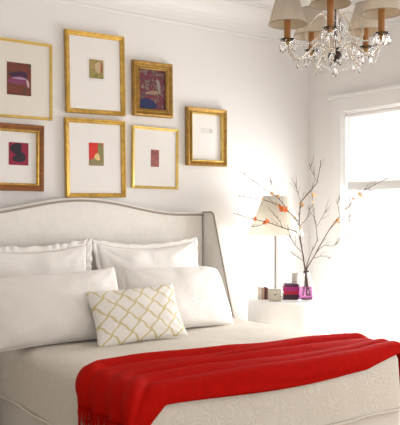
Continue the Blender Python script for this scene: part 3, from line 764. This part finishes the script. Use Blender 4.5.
bm=bmesh.new(); z=zc(-34)-CZ; k=0
while z<-.05:
    pts=[]
    for i in range(13):
        a=2*PI*i/12; x=.008*math.cos(a); zz=z+.014+.016*math.sin(a); pts.append((x,0,zz) if k%2 else (0,x,zz))
    tube(bm,pts,.002,5); z+=.026; k+=1
link('chain',bm,M['dark'],ch,True)
bm=bmesh.new(); lathe(bm,[(0,0),(.06,0),(.058,-.012),(.03,-.035),(.008,-.05),(0,-.05)],28); link('ceiling_canopy',bm,M['dark'],ch,True)
def crystal(bm,c,r,h):
    c=Vector(c); n=6
    top=bm.verts.new(c); bot=bm.verts.new(c-Vector((0,0,h)))
    A=[bm.verts.new(c+Vector((r*.5*math.cos(2*PI*i/n),r*.5*math.sin(2*PI*i/n),-h*.2))) for i in range(n)]
    B=[bm.verts.new(c+Vector((r*math.cos(2*PI*i/n),r*math.sin(2*PI*i/n),-h*.62))) for i in range(n)]
    for i in range(n):
        j=(i+1)%n
        bm.faces.new((top,A[i],A[j])); bm.faces.new((A[i],B[i],B[j],A[j])); bm.faces.new((bot,B[j],B[i]))
rc=random.Random(11)
# finial drop
bm=bmesh.new(); ball(bm,L3(0,0,zc(63)),.007,1); crystal(bm,L3(0,0,zc(65)),.016,.045); link('finial_drop',bm,M['crystal'],ch)
# bearing of an arm is measured in the ceiling plane; first arm points nearly towards the bedroom's near side
th0=-16.0
for k in range(5):
    a=math.radians(th0+72*k)
    d=RT*math.sin(a)-FW*math.cos(a)  # outwards
    zr=zc(41); up={0:.030,1:.016}.get(k,.0)
    def pt(r,z): v=d*r; return (v.x,v.y,z-CZ)
    bm=bmesh.new(); tube(bm,smoothpts([pt(.02,zc(52)),pt(.05,zc(44)),pt(.085,zc(44)),pt(.12,zc(53)),pt(.16,zc(58)),pt(.19,zc(52)),pt(R,zc(44))],6),.0055,8)
    arm=link('arm',bm,M['smoke'],ch,True)
    bm=bmesh.new(); tube(bm,smoothpts([pt(.015,zc(20)),pt(.05,zc(12)),pt(.10,zc(20)),pt(.125,zc(34)),pt(.10,zc(43)),pt(.075,zc(38))],6),.0035,6); link('scroll',bm,M['smoke'],arm,True)
    c=pt(R,zr)
    bm=bmesh.new(); lathe(bm,[(0,-.012),(.006,-.012),(.008,0),(.024,.004),(.033,.011),(.034,.013),(.022,.007),(0,.005)],24,c); link('bobeche',bm,M['crystal'],arm,True)
    bm=bmesh.new(); lathe(bm,[(0,-.014),(.006,-.012),(.009,-.004),(.009,.008),(0,.008)],16,c); link('candle_cup',bm,M['gold_old'],arm,True)
    bm=bmesh.new(); lathe(bm,[(0,.006),(.0135,.006),(.0135,.115+up),(.010,.118+up),(0,.118+up)],20,c); link('candle_sleeve',bm,M['sleeve'],arm,True)
    sb=.076+up
    bm=bmesh.new(); lathe(bm,[(0,.118+up),(.006,.120+up),(.013,.138+up),(.010,.158+up),(0,.175+up)],14,c); link('bulb',bm,flat('frosted_bulb',(.85,.83,.78),.3),arm,True)
    bm=bmesh.new(); lathe(bm,[(.080,sb),(.046,sb+.125),(.0445,sb+.125),(.0785,sb),(.080,sb)],40,c,caps=False)
    sh=link('candle_shade',bm,M['chandshade'],arm,True)
    if k==0: M['shade_trim']=mat('shade_trim_taupe',(.42,.34,.25),.8)
    for zz,rr_ in ((sb+.001,.080),(sb+.124,.0465)):
        bm=bmesh.new()
        tube(bm,[(c[0]+rr_*math.cos(2*PI*i/32),c[1]+rr_*math.sin(2*PI*i/32),c[2]+zz) for i in range(33)],.0018,5)
        if zz>sb+.1:
            for i in range(3):
                t=2*PI*i/3; tube(bm,[(c[0]+.012*math.cos(t),c[1]+.012*math.sin(t),c[2]+.112+up),(c[0]+.046*math.cos(t),c[1]+.046*math.sin(t),c[2]+zz)],.001,4)
        link('shade_trim',bm,M['shade_trim'],sh,True)
    # crystal drops around the drip pan
    for i in range(6):
        t=2*PI*i/6+a; q=(c[0]+.030*math.cos(t),c[1]+.030*math.sin(t),c[2]+.006)
        bm=bmesh.new(); ball(bm,(q[0],q[1],q[2]-.004),.004,1); crystal(bm,(q[0],q[1],q[2]-.009),.009,.040+rc.uniform(-.003,.004)); link('crystal_drop',bm,M['crystal'],arm)
    # bead swags: drip pan to the column, and to the next arm
    bm=bmesh.new(); wire=[]
    A=Vector(pt(R-.03,zr+.0)); B=Vector(pt(.02,zc(18)))
    for i in range(20):
        t=i/19; p=A.lerp(B,t); p.z-=.055*4*t*(1-t)*(.8); ball(bm,p,.0042,1); wire.append(p)
    tube(bm,wire,.0012,4); link('bead_swag',bm,M['crystal'],ch)
    bm=bmesh.new(); wire=[]
    a2=math.radians(th0+72*(k+1)); d2=RT*math.sin(a2)-FW*math.cos(a2)
    A=Vector((d.x*R,d.y*R,zr-CZ-.01)); B=Vector((d2.x*R,d2.y*R,zr-CZ-.01))
    for i in range(26):
        t=i/25; p=A.lerp(B,t); p.z-=.075*4*t*(1-t); ball(bm,p,.0042,1); wire.append(p)
    tube(bm,wire,.0012,4); link('bead_swag',bm,M['crystal'],ch)
    # pendants under the arm and around the hub
    for rr_,zz,h in ((.05,zc(47),.038),(.085,zc(47),.034),(.125,zc(56),.036),(.16,zc(58),.030)):
        q=pt(rr_,zz); bm=bmesh.new(); ball(bm,(q[0],q[1],q[2]-.003),.004,1); crystal(bm,(q[0],q[1],q[2]-.008),.0085,h); link('crystal_drop',bm,M['crystal'],arm)
    for rr_,zz,h in ((.045,zc(24),.045),(.022,zc(56),.034)):
        am=a+PI/5; dm=RT*math.sin(am)-FW*math.cos(am); q=(dm.x*rr_,dm.y*rr_,zz-CZ)
        bm=bmesh.new(); ball(bm,(q[0],q[1],q[2]+.004),.005,1); crystal(bm,q,.010,h); link('crystal_drop',bm,M['crystal'],ch)

# ------------------------------------------------------------------ light
def area(name,loc,rot,sx,sy,e,col=(1,1,1)):
    l=bpy.data.lights.new(name,'AREA'); l.shape='RECTANGLE'; l.size=sx; l.size_y=sy; l.energy=e; l.color=col
    o=bpy.data.objects.new(name,l); COL.objects.link(o); o.location=loc; o.rotation_euler=rot; return o
zc_=(Z0+Z1)/2
area('daylight_1',(WX+.5,(W1[0]+W1[1])/2,zc_),(0,R_(90),0),2.0,1.4,330,(1,.99,.98))
area('bed_fill_2',(WX+.5,(FILL_W2[0]+FILL_W2[1])/2,zc_),(0,R_(90),0),2.0,1.4,120,(1,.99,.98))  # added fill for the bed top, through the unseen side opening
area('front_fill_3',((FILL_W3[0]+FILL_W3[1])/2,BY-.4,1.5),(R_(90),0,0),2.0,2.0,42,(1,.97,.94))  # added front fill from behind the camera, left opening
area('front_fill_4',((FILL_W4[0]+FILL_W4[1])/2,BY-.4,1.5),(R_(90),0,0),2.0,2.0,62,(1,.97,.94))  # added front fill from behind the camera, right opening
w=bpy.data.worlds.new('World'); S.world=w; w.use_nodes=True
bg=w.node_tree.nodes['Background']; bg.inputs[0].default_value=(1,.985,.96,1); bg.inputs[1].default_value=2.6
# ------------------------------------------------------------------ camera
cd=bpy.data.cameras.new('Camera'); cam=bpy.data.objects.new('Camera',cd); COL.objects.link(cam)
cam.location=CAM; cam.rotation_euler=(PI/2,0,-HEAD)
cd.sensor_fit='HORIZONTAL'; cd.sensor_width=36; cd.lens=F/400*36; cd.shift_y=-(212.5-HY)/400
cd.clip_start=.05
S.camera=cam
S.view_settings.view_transform='Standard'; S.view_settings.look='None'; S.view_settings.gamma=1; S.view_settings.use_curve_mapping=False
S.view_settings.exposure=-0.9
